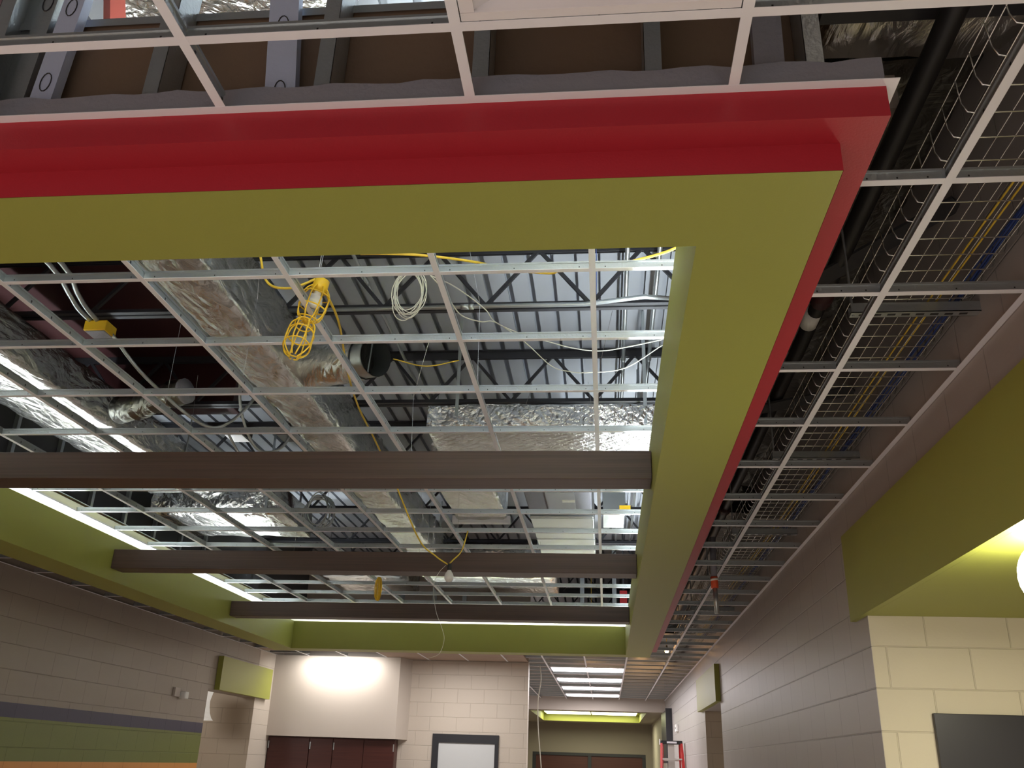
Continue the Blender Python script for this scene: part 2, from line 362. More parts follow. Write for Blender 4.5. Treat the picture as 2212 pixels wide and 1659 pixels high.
# ================================================================ BEAMS
for y0, lab in ((4.45, 'dark walnut beam nearest the camera, spanning the tray above the caged lamps'), (6.92, 'middle dark walnut beam, behind the bare hanging bulb'), (9.42, 'farthest dark walnut beam, just before the lit end of the tray')):
    o = tagged(MB().box(XIL+.002, XI-.002, y0, y0+.19, 1.355, 1.508), 'ceiling_beam', m_beam, lab, 'beam', 'dark beams across the ceiling tray', bevel=.004)

# ================================================================ SUSPENDED GRIDS
TW = .024
def tee_x(mb, x0, x1, y, z):      # runs along x
    mb.box(x0, x1, y-TW/2, y+TW/2, z, z+.0015, 0); mb.box(x0, x1, y-.0008, y+.0008, z+.0015, z+.032, 1); mb.box(x0, x1, y-.004, y+.004, z+.031, z+.038, 1)
    k = x0+.05
    for xx in (x0+.045, (x0+x1)/2, x1-.045):
        mb.box(xx-.002, xx+.002, y-.0014, y-.0008, z+.012, z+.017, 2)
def tee_y(mb, y0, y1, x, z):
    mb.box(x-TW/2, x+TW/2, y0, y1, z-.0006, z+.001, 0); mb.box(x-.0008, x+.0008, y0, y1, z+.001, z+.038, 1); mb.box(x-.004, x+.004, y0, y1, z+.036, z+.045, 1)
    y = y0+.05
    while y < y1: mb.box(x-.0014, x+.0014, y-.004, y+.004, z+.015, z+.026, 2); y += .1524
TM = [m_trim, m_steel, m_black]
G = 1.757
tg = thing('tray_ceiling_grid', 'open metal ceiling grid without tiles above the green tray and dark beams', 'ceiling grid', (-1.87, 6.7, G))
mains = [-.036-.6055*k for k in range(7)]; ys = [3.025+.61*k for k in range(-1, 15)]; ys = [y for y in ys if y < 11.7]
for x in mains:
    mb = MB(); tee_y(mb, 1.80, 11.71, x, G); mb.build('main_tee', TM, tg)
edges = [-4.235]+mains[::-1]+[.495]
for y in ys[1:]:
    for a, b in zip(edges[:-1], edges[1:]):
        mb = MB(); tee_x(mb, a+.005, b-.005, y, G); mb.build('cross_tee', TM, tg)
g = MB(); ring(g, CB, (CB[0]+.022, CB[1]-.022, CB[2]+.022, CB[3]-.022), G); skirt(g, (CB[0]+.001, CB[1]-.001, CB[2]+.001, CB[3]-.001), G, G+.022)
g.build('wall_angle', m_trim, tg)

og = thing('side_ceiling_grid', 'open metal ceiling grid along the right wall and corridor, below the wire cable tray', 'ceiling grid', (.9, 8, ZC))
mb = MB(); tee_y(mb, -.55, 13.6, .896, ZC); mb.build('main_tee', TM, og)
mb = MB(); tee_y(mb, 13.68, 22.1, .905, ZC); mb.build('main_tee', TM, og)
for x in (-.905, -.30, .30): mb = MB(); tee_y(mb, 12.0, 22.1, x, ZC); mb.build('main_tee', TM, og)
mb = MB(); tee_y(mb, 14.5, 22.1, -1.51, ZC); mb.build('main_tee', TM, og)
cy = [1.425+.607*k for k in range(0, 35)]
for y in cy[1:]:
    if y > 22: continue
    if y < YOF+.03:
        segs = [(XO+.01, .89), (.902, 1.345)]
    else: segs = [(-1.16 if y < 14.3 else -2.9, .89), (.902, 1.345)]
    for a, b in segs: mb = MB(); tee_x(mb, a, b, y, ZC); mb.build('cross_tee', TM, og)
g = MB(); g.box(1.326, 1.35, -.55, 22.1, ZC-.001, ZC+.001).box(1.3485, 1.35, -.55, 22.1, ZC, ZC+.025); g.build('wall_angle', m_trim, og)
fg = thing('front_ceiling_grid', 'white ceiling grid in front of the red fascia, holding the unlit white fixture', 'ceiling grid', (-1.2, .6, ZC))
fm = [-4.5+.6*k for k in range(0, 9)]
for x in fm: mb = MB(); tee_y(mb, -.55, YO-.02, x, ZC); mb.build('main_tee', TM, fg)
fe = [-5.03]+fm+[.89, 1.345]
for y in (1.425, .82, .21, -.4):
    for a, b in zip(fe[:-1], fe[1:]): mb = MB(); tee_x(mb, a+.006, b-.006, y, ZC); mb.build('cross_tee', TM, fg)
lg = thing('left_ceiling_grid', 'narrow strip of ceiling grid between the left wall and the green soffit', 'ceiling grid', (-4.7, 7, ZC))
y = 2.03; 
g = MB(); g.box(-5.03, -5.006, 1.7, 13.9, ZC-.001, ZC+.001); g.build('wall_angle', m_trim, lg)
while y < 13.8:
    mb = MB(); tee_x(mb, -5.01, XOL-.02, y, ZC); mb.build('cross_tee', TM, lg); y += .607
# tiles laid in beyond the far soffit
eg = thing('far_ceiling_grid', 'tan ceiling tiles in their grid between the far soffit and the far walls', 'ceiling grid', (-3, 13, ZC))
for x in (-4.51, -3.905, -3.30, -2.695, -2.09, -1.485): mb = MB(); tee_y(mb, YOF+.03, 13.9 if x < -3 else 14.21, x, ZC); mb.build('main_tee', TM, eg)
xs_ = [-3.30, -2.695, -2.09, -1.485, -1.17]
for a, b in zip(xs_[:-1], xs_[1:]):
    for y0, y1 in ((12.4, 13.0), (13.0, 13.6), (13.6, 14.21)):
        MB().box(a+.004, b-.004, y0+.004, y1-.004, ZC+.003, ZC+.018).build('ceiling_tile', m_tile, eg)
for a, b in ((-5.02, -4.51), (-4.51, -3.905), (-3.905, -3.31)): MB().box(a+.004, b-.004, 13.0, 13.3, ZC+.003, ZC+.018).build('ceiling_tile', m_tile, eg)

# unlit white fixture in the front grid
t = thing('recessed_light', 'unlit white recessed light fixture at the top edge, in the front grid', 'light fixture', (0, 1.1, ZC))
g = MB(); x0, x1, y0, y1 = -.286, .286, .835, 1.412
g.box(x0, x1, y0, y0+.03, ZC+.002, ZC+.006); g.box(x0, x1, y1-.022, y1, ZC+.002, ZC+.006); g.box(x0, x0+.03, y0+.031, y1-.023, ZC+.002, ZC+.006); g.box(x1-.03, x1, y0+.031, y1-.023, ZC+.002, ZC+.006)
g.build('frame', m_panelw, t)
g = MB(); nn = 12; vs = []
for k in range(nn+1):
    a = math.pi*k/nn; xx = x0+.02+(x1-x0-.04)*k/nn; zz = ZC+.006+.085*math.sin(a)**.7
    vs += [(xx, y0+.02, zz), (xx, y1-.02, zz)]
g.add(vs, [(2*k, 2*k+1, 2*k+3, 2*k+2) for k in range(nn)]); g.box(x0, x1, y1-.020, y1-.016, ZC+.0065, ZC+.10); g.box(x0, x1, y0+.018, y0+.022, ZC+.0065, ZC+.10)
g.build('reflector', m_panelw, t, smooth=False)
MB().box(-.07, .07, y0+.05, y1-.12, ZC+.02, ZC+.05).build('lamp_basket', m_panelw, t)

# ================================================================ COVE STRIP LIGHTS
def strip(p0, p1, label, grp='strip lights hidden in the cove'):
    c = (Vector(p0)+Vector(p1))/2; t = thing('strip_light', label, 'light fixture', c, grp)
    MB().bar(p0, p1, .07, .05).build('housing', m_panelw, t)
    u = Vector((0, 0, .045)); MB().tube([Vector(p0)+u, Vector(p1)+u], .013, 10).build('lamp_tube', m_tube, t, smooth=True)
CL = 'fluorescent strip light lying in the cove of the ceiling tray, behind the green lip'
for y in (2.9, 4.15, 5.4, 6.65, 7.9, 9.15, 10.4): strip((-4.12, y-.57, 1.35), (-4.12, y+.57, 1.35), CL)
for y in (3.0, 5.0, 7.0, 9.0, 11.0): strip((.39, y-.6, 1.35), (.39, y+.6, 1.35), CL)
for x in (-3.3, -2.1, -.9): strip((x-.55, 11.63, 1.35), (x+.55, 11.63, 1.35), CL)

# ================================================================ METAL STUDS IN FRONT OF THE BACKING BOARD
def stud(label, pb, pt, wd=.041, dp=.092, face=-1, knock=(), m=m_steel):
    """C-stud from pb to pt, web facing x"""
    t = thing('metal_stud', label, 'stud', pb, 'metal studs behind the red fascia'); pb, pt = Vector(pb), Vector(pt); d = (pt-pb).normalized()
    a = Vector((1, 0, 0)); a = (a-d*a.dot(d)).normalized(); b = d.cross(a)
    mb = MB(); th = .0015
    def slab(u0, u1, v0, v1):
        vs = [p+a*u+b*v for p in (pb, pt) for u, v in ((u0, v0), (u1, v0), (u1, v1), (u0, v1))]
        mb.add(vs, [(0, 3, 2, 1), (4, 5, 6, 7), (0, 1, 5, 4), (1, 2, 6, 5), (2, 3, 7, 6), (3, 0, 4, 7)])
    slab(-wd/2, -wd/2+th, -dp/2, dp/2) if face < 0 else slab(wd/2-th, wd/2, -dp/2, dp/2)
    slab(-wd/2, wd/2, -dp/2, -dp/2+th); slab(-wd/2, wd/2, dp/2-th, dp/2)
    ch_ = mb.build('channel', m, t)
    for q in knock:
        c = pb+d*q; e = a*(-wd/2-.0006 if face < 0 else wd/2+.0006); k = MB(); ring_ = []
        for j in range(14):
            an = 2*math.pi*j/14; ring_.append(c+e+d*.035*math.sin(an)+b*.016*math.cos(an))
        k.tube(ring_, .0018, 5, closed=True); k.build('knockout', m_darksteel, ch_)
    return t
YB = 1.722
stud('vertical steel stud right of the last front tee, ahead of the red corner', (.495, YB, 1.44), (.495, YB, 1.95))
stud('dark vertical steel stud between the fixture tee and the right tee', (.125, YB, 1.44), (.125, YB, 2.4))
stud('dark vertical steel stud just right of the middle front tee', (-.285, YB, 1.44), (-.285, YB, 2.3), face=1)
stud('greenish steel stud right of the bright punched stud', (-.675, YB, 1.44), (-.665, YB, 2.6), face=1)
stud('leaning steel stud crossing behind the left front tee', (-1.115, YB, 1.44), (-1.09, YB, 2.6), face=1)
stud('steel stud at the far left edge of the front bay', (-1.575, YB, 1.44), (-1.575, YB, 2.4), face=-1)
# bright diagonal kickers with knockouts: channel web towards the camera
def kicker(label, pb, pt, w=.075, holes=(), km=None):
    t = thing('metal_kicker', label, 'stud', pb, 'metal kickers behind the red fascia'); pb, pt = Vector(pb), Vector(pt); d = (pt-pb).normalized()
    a = Vector((1, 0, 0)); a = (a-d*a.dot(d)).normalized(); b = d.cross(a); mb = MB()
    def slab(u0, u1, v0, v1):
        vs = [p+a*u+b*v for p in (pb, pt) for u, v in ((u0, v0), (u1, v0), (u1, v1), (u0, v1))]
        mb.add(vs, [(0, 3, 2, 1), (4, 5, 6, 7), (0, 1, 5, 4), (1, 2, 6, 5), (2, 3, 7, 6), (3, 0, 4, 7)])
    slab(-w/2, w/2, -.001, .001); slab(-w/2, -w/2+.0015, 0, .03); slab(w/2-.0015, w/2, 0, .03); ch_ = mb.build('channel', km or m_kick, t)
    for q in holes:
        c = pb+d*q; k = MB(); k.tube([c-b*.002+d*.03*math.sin(2*math.pi*j/14)+a*.014*math.cos(2*math.pi*j/14) for j in range(14)], .0016, 5, closed=True); k.build('knockout', m_darksteel, ch_)
kicker('bright punched steel kicker in the middle of the front bay', (-.785, 1.71, 1.43), (-.93, 1.74, 2.9), .078, (.1, .32, .45, .8))
kicker('shiny steel kicker with a dark cut-out, left of the left front tee', (-1.435, 1.71, 1.43), (-1.39, 1.74, 2.9), .06, (.16, .42))
kicker('dull steel kicker left of the shiny one', (-1.515, 1.72, 1.43), (-1.47, 1.74, 2.9), .05, (.45,), m_steel)
kicker('rusty grey kicker beside the red corner', (.40, 1.71, 1.52), (.42, 1.74, 2.3), .07, (), m_primer)
# studs behind the left cove
for k in range(9):
    yy = 5.0+.61*k; o_ = tagged(MB().box(-4.62, -4.585, yy, yy+.04, 1.5, DK-.01), 'metal_stud', m_steel, 'vertical steel stud in the dark gap behind the left cove', 'stud', 'studs behind the left cove')

tagged(MB().bar((-1.40, 1.93, 1.80), (-1.62, 2.12, 2.35), .05, .05), 'steel_angle', m_redang, 'orange-red painted steel angle slanting up behind the left front tee', 'steel angle')
# ================================================================ JOISTS
JB = 2.596
def joist(y, label, x0=-8.0, x1=1.34):
    t = thing('steel_joist', label, 'joist', ((x0+x1)/2, y, JB), 'open-web steel joists under the deck')
    for nm, z0, z1 in (('bottom_chord', JB, JB+.04), ('top_chord', DK-.065, DK-.003)):
        mb = MB()
        for s in (-1, 1): mb.box(x0, x1, y+s*.010-.003, y+s*.010+.003, z0, z1); mb.box(x0, x1, y+(.01 if s > 0 else -.045), y+(.045 if s > 0 else -.01), z0 if nm[0] == 'b' else z1-.005, z0+.005 if nm[0] == 'b' else z1)
        mb.build(nm, m_darksteel, t)
    x = -4.62; px = .65
    while x < x1-.3:
        for a, b in (((x, JB+.02), (x+px/2, DK-.04)), ((x+px/2, DK-.04), (x+px, JB+.02))):
            MB().bar((a[0], y, a[1]), (b[0], y, b[1]), .022, .022).build('web_rod', m_darksteel, t)
        x += px
JY = [(-.1, 'above the front grid'), (1.6, 'directly above the red fascia'), (3.25, 'above the near end of the tray'), (4.92, 'above the caged lamps, carrying the long conduit'), (6.52, 'between the near and middle beams'), (8.12, 'just beyond the middle beam'), (9.72, 'above the farthest beam'), (11.35, 'above the far end of the tray'), (13.1, 'beyond the far end of the tray'), (15.0, 'over the start of the corridor lights'), (17.0, 'over the second corridor light'), (19.0, 'over the third corridor light')]
for y, l in JY: joist(y, 'dark open-web steel joist '+l)
# maroon girder along the left, and dark one
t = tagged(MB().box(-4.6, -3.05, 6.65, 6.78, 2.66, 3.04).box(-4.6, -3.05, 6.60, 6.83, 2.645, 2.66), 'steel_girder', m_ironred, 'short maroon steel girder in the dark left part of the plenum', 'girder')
tagged(MB().box(-8.0, -2.6, 2.5, 6.5, DK-.012, DK-.002), 'unlit_deck_sheet', m_ironred, 'dark maroon sheet imitating the unlit deck over the left of the tray', 'dark sheet')  # dark sheet, the shade of the unlit deck is put into its colour
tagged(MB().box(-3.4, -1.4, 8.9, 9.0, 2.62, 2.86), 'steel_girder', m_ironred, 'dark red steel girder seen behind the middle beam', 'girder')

# ================================================================ CONDUITS AND PIPES
def pipe(name, pts, r, m, label, cat, grp=None, n=10, couple=(), clampm=None):
    t = thing(name, label, cat, pts[0], grp); MB().tube(pts, r, n).build('run', m, t, smooth=True)
    for c, ax, ln in couple:
        c = Vector(c); ax = Vector(ax).normalized()*ln/2; MB().tube([c-ax, c+ax], r*1.35, n).build('coupling', clampm or m, t, smooth=True)
    return t
pipe('conduit', [(-2.6, 4.86, 2.575), (-.1, 4.84, 2.575), (.25, 4.76, 2.575), (.49, 4.80, 2.575)], .014, m_steel, 'long horizontal galvanised conduit running along the joist chord', 'conduit', couple=[((-.84, 4.845, 2.575), (1, 0, 0), .05), ((-.80, 4.845, 2.575), (1, 0, 0), .03)])
pipe('conduit', [(.155, 3.0, 2.83), (.155, 12.5, 2.83)], .014, m_steel, 'left of the paired bright conduits running away above the right side of the tray', 'conduit', couple=[((.155, 4.8, 2.83), (0, 1, 0), .05), ((.155, 6.2, 2.83), (0, 1, 0), .05)])
pipe('conduit', [(.345, 3.0, 2.83), (.345, 12.5, 2.83)], .014, m_steel, 'right of the paired bright conduits, nearest the green inner face', 'conduit', couple=[((.345, 4.8, 2.83), (0, 1, 0), .05), ((.345, 6.2, 2.83), (0, 1, 0), .05)])
pipe('conduit', [(-1.52, 3.0, 2.85), (-1.52, 8, 2.85)], .012, m_steel, 'thin conduit running away beside the caged lamps', 'conduit', couple=[((-1.52, 5.0, 2.85), (0, 1, 0), .06)])
for i, (dx, l) in enumerate(((0, 'left'), (.075, 'right'))):
    pipe('conduit', smooth_path([(-3.0+dx, 3.2, 2.46), (-3.01+dx, 4.0, 2.44), (-3.07+dx*.7, 4.3, 2.43), (-3.09+dx*.7, 4.45, 2.405), (-3.07+dx*.6, 4.56, 2.38)], 4), .014, m_steel, f'{l} one of two grey conduits bending down into the yellow junction box', 'conduit')
for x, l in ((-2.62, 'left'), (-2.50, 'right')):
    pipe('conduit', [(x, 3.0, 2.56), (x, 12, 2.56)], .016, m_steel, f'{l} one of two conduits in the dark gap left of the big foil duct', 'conduit')
t = thing('junction_box', 'yellow electrical junction box with conduits in the dark left plenum', 'junction box', (-3.03, 4.62, 2.31))
MB().box(-3.10, -2.96, 4.56, 4.68, 2.315, 2.38).build('box_body', m_yellow, t, bevel=.004); MB().box(-3.09, -2.97, 4.57, 4.67, 2.310, 2.315).build('cover', m_primer, t)
pts = smooth_path([(-2.97, 4.65, 2.33), (-2.84, 4.9, 2.15), (-2.60, 5.25, 1.97), (-2.45, 5.35, 2.02), (-2.35, 5.5, 2.3), (-2.4, 5.6, 2.55)])
tagged(MB().tube(pts, .011, 8), 'flexible_conduit', m_steel, 'flexible metal conduit looping down from the yellow junction box', 'conduit', smooth=True)
pts = smooth_path([(-2.52, 5.5, 2.55), (-2.5, 5.6, 2.2), (-2.42, 5.8, 1.98), (-2.3, 6.0, 2.1), (-2.28, 6.1, 2.55)])
tagged(MB().tube(pts, .010, 8), 'flexible_conduit', m_steel, 'second flexible conduit hanging in the dark gap left of the big duct', 'conduit', smooth=True)
pts = smooth_path([(-2.75, 5.9, 2.2), (-2.6, 6.1, 1.98), (-2.3, 6.2, 2.02), (-2.2, 6.4, 2.4)])
tagged(MB().tube(pts, .009, 8), 'flexible_conduit', m_steel, 'thin flexible conduit curling over the bright gap in the plenum', 'conduit', smooth=True)
t = thing('black_strut', 'dark strut frame with two boxes across the bright deck gap left of the big duct', 'strut', (-2.9, 6.9, 2.55))
MB().box(-3.35, -2.45, 6.88, 6.92, 2.55, 2.59).build('bar', m_darksteel, t); MB().box(-3.15, -2.98, 6.8, 6.98, 2.45, 2.55).build('box_body', m_darksteel, t); MB().box(-2.70, -2.56, 6.8, 6.98, 2.45, 2.55).build('box_body', m_darksteel, t)
MB().box(-3.14, -2.99, 6.79, 6.97, 2.445, 2.45).build('lens', m_panelw, t)

# ================================================================ DUCTS
def duct(name, x0, x1, y0, y1, z0, z1, m, label, amp=.012, seg=.12, band=(), cat='duct', bands_m=None, smooth=True, grp=None, straps=True):
    """insulated rectangular duct with soft corners and uneven skin"""
    t = thing(name, label, cat, ((x0+x1)/2, (y0+y1)/2, z0), grp)
    mb = MB(); alongy = (y1-y0) > (x1-x0); L0, L1 = (y0, y1) if alongy else (x0, x1); A0, A1 = (x0, x1) if alongy else (y0, y1)
    n = max(2, int((L1-L0)/seg)); c = .035; prof = []
    for (cx_, cz_, a0) in ((A1-c, z1-c, 0), (A0+c, z1-c, 90), (A0+c, z0+c, 180), (A1-c, z0+c, 270)):
        for k in range(4):
            an = math.radians(a0+30*k); prof.append((cx_+c*math.cos(an), cz_+c*math.sin(an)))
    # subdivide long sides
    pr2 = []
    for i in range(len(prof)):
        a, b = prof[i], prof[(i+1) % len(prof)]; d = math.hypot(a[0]-b[0], a[1]-b[1]); q = max(1, int(d/.09))
        for k in range(q): pr2.append((a[0]+(b[0]-a[0])*k/q, a[1]+(b[1]-a[1])*k/q))
    mcx, mcz = (A0+A1)/2, (z0+z1)/2; N = len(pr2)
    for i in range(n+1):
        l = L0+(L1-L0)*i/n
        for (p, z) in pr2:
            s = 1+random.uniform(-1, 1)*amp/.2; q = mcx+(p-mcx)*s; zz = mcz+(z-mcz)*s
            mb.v.append((q, l, zz) if alongy else (l, q, zz))
    for i in range(n):
        for k in range(N): mb.f.append([i*N+k, i*N+(k+1) % N, (i+1)*N+(k+1) % N, (i+1)*N+k]); mb.mi.append(0)
    mb.f.append(list(range(N))); mb.mi.append(0); mb.f.append([n*N+k for k in range(N)]); mb.mi.append(0)
    mb.build('wrap', m, t, smooth=smooth)
    for l in band:
        e = .006
        q = MB()
        if alongy: q.box(x0-e, x1+e, l-.035, l+.035, z0-e, z1+e)
        else: q.box(l-.035, l+.035, y0-e, y1+e, z0-e, z1+e)
        q.build('tape_band', bands_m or m_foil2, t)
    if straps:
        for l in (L0+(L1-L0)*.12, L0+(L1-L0)*.88):
            for a_ in (A0-.004, A1+.004):
                q = MB()
                if alongy: q.box(a_-.001, a_+.001, l-.012, l+.012, z0+.03, DK)
                else: q.box(l-.012, l+.012, a_-.001, a_+.001, z0+.03, DK)
                q.build('hanger_strap', m_steel, t)
    return t
duct('foil_duct', -2.21, -1.90, 2.7, 10.4, 2.15, 2.53, m_foil, 'long foil-wrapped duct running away behind the caged lamps, with a round branch', .008, band=(7.15, 9.8))
duct('foil_duct', -4.10, -3.54, 3.0, 7.5, 2.15, 2.44, m_foil, 'wide foil-wrapped duct on the far left, above the bright cove', .008)
duct('foil_duct', -1.24, .50, 5.86, 6.9, 2.15, 2.34, m_foil2, 'embossed foil duct running across just before the nearest beam', .006)
duct('foil_duct', -4.45, -3.12, 8.25, 9.2, 2.15, 2.42, m_foil, 'crumpled foil duct end beyond the nearest beam, left side', .012)
duct('foil_duct', -1.42, -.93, 6.96, 8.40, 2.15, 2.45, m_foil, 'short foil duct with a pale flange between near and middle beams', .007)
duct('foil_duct', -2.25, -.62, 11.0, 12.4, 2.10, 2.45, m_foil, 'bright foil duct lying across behind the bare bulb', .012)
duct('foil_duct', -3.6, -2.6, 11.3, 12.6, 2.15, 2.45, m_foil, 'foil duct glimpsed left of the yellow tape coil', .012)
duct('foil_duct', -1.78, -.95, 2.2, 2.62, 2.52, 2.9, m_foil2, 'bright foil duct at the top edge of the picture behind the studs', .008)
duct('foil_duct', .66, 1.30, -.4, 2.35, 2.12, 2.55, m_foil, 'dull foil duct above the black pipe in the right plenum', .02)
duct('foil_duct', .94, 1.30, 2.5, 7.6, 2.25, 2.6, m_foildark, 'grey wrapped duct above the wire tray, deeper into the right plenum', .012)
duct('foil_duct', .94, 1.30, 7.9, 12.5, 2.1, 2.45, m_foildark, 'dim foil duct far along the right plenum', .015)
duct('foil_duct', -1.0, 1.25, 13.6, 22.0, 1.80, 2.1, m_foildark, 'broad duct-shaped slab added to darken the plenum above the corridor lights', .012, seg=.3)  # invented slab, there to darken the plenum over the corridor
# pale flange
t = tagged(MB().box(-1.46, -.90, 8.40, 8.47, 2.12, 2.19), 'duct_flange', m_trim, 'pale square flange on the end of the short foil duct', 'flange')
# branch with open round collar
t = thing('round_duct_branch', 'round foil branch with an open sheet-metal collar, right of the big duct', 'duct', (-1.9, 5.05, 2.3))
mb = MB(); A = Vector((-1.98, 5.22, 2.33)); B = Vector((-1.44, 4.86, 2.24)); pts = [A.lerp(B, k/6) for k in range(7)]
mb.tube(pts, [.150, .138, .143, .130, .138, .134, .130], 20, caps=False); mb.build('foil_wrap', m_foil, t, smooth=True)
d = (B-A).normalized(); mb = MB(); C = B+d*.10
mb.tube([B-d*.05, B+d*.1], .122, 28, caps=False); mb.tube([B-d*.05, B+d*.1], .117, 28, caps=False); mb.tube([B+d*.1, B+d*.101], .1195, 28, caps=False)
mb.build('collar', m_sheet, t, smooth=True)
mb = MB(); mb.tube([B-d*.27, B-d*.268], [.117, .0001], 28, caps=False); mb.build('inner_shade', m_black, t)  # black disc standing in for the shade inside the open collar
mb = MB(); a0 = Vector((0, .2, 1)).normalized()
mb.bar(B+d*.05-a0*.115, B+d*.05+a0*.115, .006, .01); mb.build('damper_rod', m_steel, t)
# grey boxes / sheet metal
t = thing('air_unit', 'grey sheet-metal air unit between the near and middle beams', 'air unit', (-.39, 7.7, 2.12))
MB().box(-.68, -.11, 7.35, 7.98, 2.12, 2.5).build('casing', m_primer, t, bevel=.01); MB().box(-.5, -.25, 7.345, 7.99, 2.11, 2.5).build('panel', m_deck, t, bevel=.005)
MB().box(-.36, -.25, 7.55, 7.60, 2.10, 2.112).build('label_plate', m_paper, t)
for x_ in (-.66, -.13): MB().tube([(x_, 7.9, 2.5), (x_, 7.9, DK)], .005, 6).build('threaded_rod', m_steel, t)
t = thing('sheet_metal_duct', 'bare sheet-metal duct beyond the grey air unit', 'duct', (-.39, 9, 2.12))
MB().box(-.69, -.10, 8.2, 10.6, 2.13, 2.42).build('casing', m_sheet, t, bevel=.004)
for y in (8.25, 8.65, 9.1): MB().box(-.695, -.095, y, y+.015, 2.125, 2.425).build('seam', m_sheet, t)
tagged(MB().box(-.01, .2, 8.6, 9.3, 2.3, 2.5).box(.09, .10, 8.7, 8.71, 2.5, DK), 'sheet_metal_box', m_sheet, 'small sheet-metal box right of the bare duct, near the green lip', 'box')
t = thing('junction_box', 'small yellow box against the right green lip, between two beams', 'junction box', (.19, 8.1, 2.13))
MB().box(.14, .24, 8.05, 8.15, 2.15, 2.2).build('box_body', m_yellow, t); MB().box(.15, .24, 8.06, 8.14, 2.13, 2.15).build('cover', m_panelw, t); MB().tube([(.19, 8.1, 2.2), (.19, 8.1, DK)], .006, 6).build('hanger', m_steel, t)

mb = MB(); pts = smooth_path([(-3.42, 5.62, 2.21), (-3.22, 5.56, 2.22), (-3.0, 5.46, 2.25), (-2.84, 5.42, 2.27)], 8)
t = thing('flexible_duct', 'dim crumpled flexible foil duct with a pale end in the dark left plenum', 'duct', (-3.1, 5.4, 2.2))
mb.tube(pts, [.085+.010*(k % 2)+.006*math.sin(k*2.1) for k in range(len(pts))], 16); mb.build('sleeve', m_foildark, t, smooth=True)
MB().tube([(-2.85, 5.422, 2.268), (-2.82, 5.415, 2.273)], .088, 16).build('end_collar', m_primer, t, smooth=True)
mb = MB()
for k in range(7):
    o1, o2 = random.uniform(-.02, .02), random.uniform(-.03, .03); mb.tube([(-2.55+o1+(.09+.01*k)*math.cos(2*math.pi*j/22), 7.65+.01*k, 2.03+o2+.15*math.sin(2*math.pi*j/22)) for j in range(22)], .006, 6, closed=True)
tagged(mb, 'cable_coil', m_steel, 'coil of grey armoured cable hanging between the near and middle beams', 'cable coil', smooth=True)
for x_, l in ((-2.99, 'leftmost'), (-2.51, 'second'), (-2.06, 'third'), (-.33, 'fourth'), (.137, 'rightmost')):
    tagged(MB().box(x_-.03, x_+.03, 13.28, 13.32, 1.6, DK-.01), 'metal_stud', m_steel, f'{l} vertical steel stud seen in the dark beyond the farthest beam', 'stud', 'studs beyond the farthest beam')
t = thing('valve_box', 'small bright red box beside the right green lip beyond the farthest beam', 'box', (.25, 12.45, 1.98))
MB().box(.20, .30, 12.4, 12.5, 1.98, 2.2).build('body', mat('bright_red_paint', (.6, .02, .03), .5), t, bevel=.004); MB().box(.24, .26, 12.44, 12.46, 2.2, DK).build('hanger', m_darksteel, t)
# ================================================================ HANGER WIRES
hw = [(-1.245, 3.35), (-.64, 4.2), (-.04, 3.6), (-.036, 5.0), (-.036, 6.1), (-1.25, 5.5), (-.64, 6.3), (-1.85, 4.1), (-2.46, 4.5), (-3.07, 6.0), (-2.46, 7.6), (-1.25, 7.5), (-.64, 9.2), (-.036, 8.0), (-3.07, 8.6), (-1.85, 8.8)]
for x, y in hw:
    tagged(MB().tube([(x, y, G+.04), (x+random.uniform(-.03, .03), y+.02, G+.5), (x+random.uniform(-.1, .1), y+random.uniform(-.1, .1), JB+.02)], .0014, 5), 'hanger_wire', m_wire, 'thin steel hanger wire holding up the open tray grid', 'wire', 'hanger wires of the tray grid')

# ================================================================ CAGED WORK LAMPS
def cage(top, bot, r, name_t, bulb=True):
    """wire guard between point top (socket) and point bot (tip)"""
    top, bot = Vector(top), Vector(bot); d = (bot-top); L = d.length; d.normalize()
    a = d.cross(Vector((0, 1, 0))).normalized(); b = d.cross(a)
    mb = MB(); prof = [(0, .30), (.12, .72), (.30, 1.0), (.55, 1.0), (.78, .92), (.92, .62), (1.0, .12)]
    for k in range(8):
        an = 2*math.pi*k/8; e = a*math.cos(an)+b*math.sin(an); mb.tube(smooth_path([top+d*L*t+e*r*q for t, q in prof], 3), .0032, 6)
    for t, q in ((.27, .98), (.60, .99), (.90, .68)):
        mb.tube([top+d*L*t+(a*math.cos(2*math.pi*j/20)+b*math.sin(2*math.pi*j/20))*r*q for j in range(20)], .0032, 6, closed=True)
    mb.tube([bot-d*.006, bot+d*.006], .012, 10)
    mb.build('wire_guard', m_yellow, name_t, smooth=True)
    if bulb:
        q = MB(); q.tube(smooth_path([top+d*L*t for t in (.12, .2, .3, .42, .52, .60)], 3), [.014]*3+[.016]*3+[.030]*3+[.034]*3+[.026]*3+[.004], 14); q.build('bulb', m_glassy, name_t, smooth=True)
    if bulb: q = MB(); q.tube([top-d*.03, top-d*.028, top+d*.028, top+d*.03], [.01, .032, .036, .02], 14); q.build('socket', m_yellow, name_t, smooth=True)
t = thing('caged_lamp', 'upper yellow caged work lamp with a clear bulb, hung by the tray grid', 'work lamp', (-1.21, 3.3, 1.87))
cage((-1.206, 3.30, 1.868), (-1.247, 3.30, 1.694), .060, t)
t = thing('caged_lamp', 'lower yellow caged work lamp, empty cage hanging below the grid', 'work lamp', (-1.24, 3.3, 1.57))
cage((-1.235, 3.17, 1.475), (-1.245, 3.28, 1.690), .056, t, bulb=False)
tagged(MB().tube([(-1.225, 3.31, 1.89), (-1.225, 3.33, 2.6)], .002, 6), 'hanger_wire', m_wire, 'wire holding the upper caged lamp', 'wire')
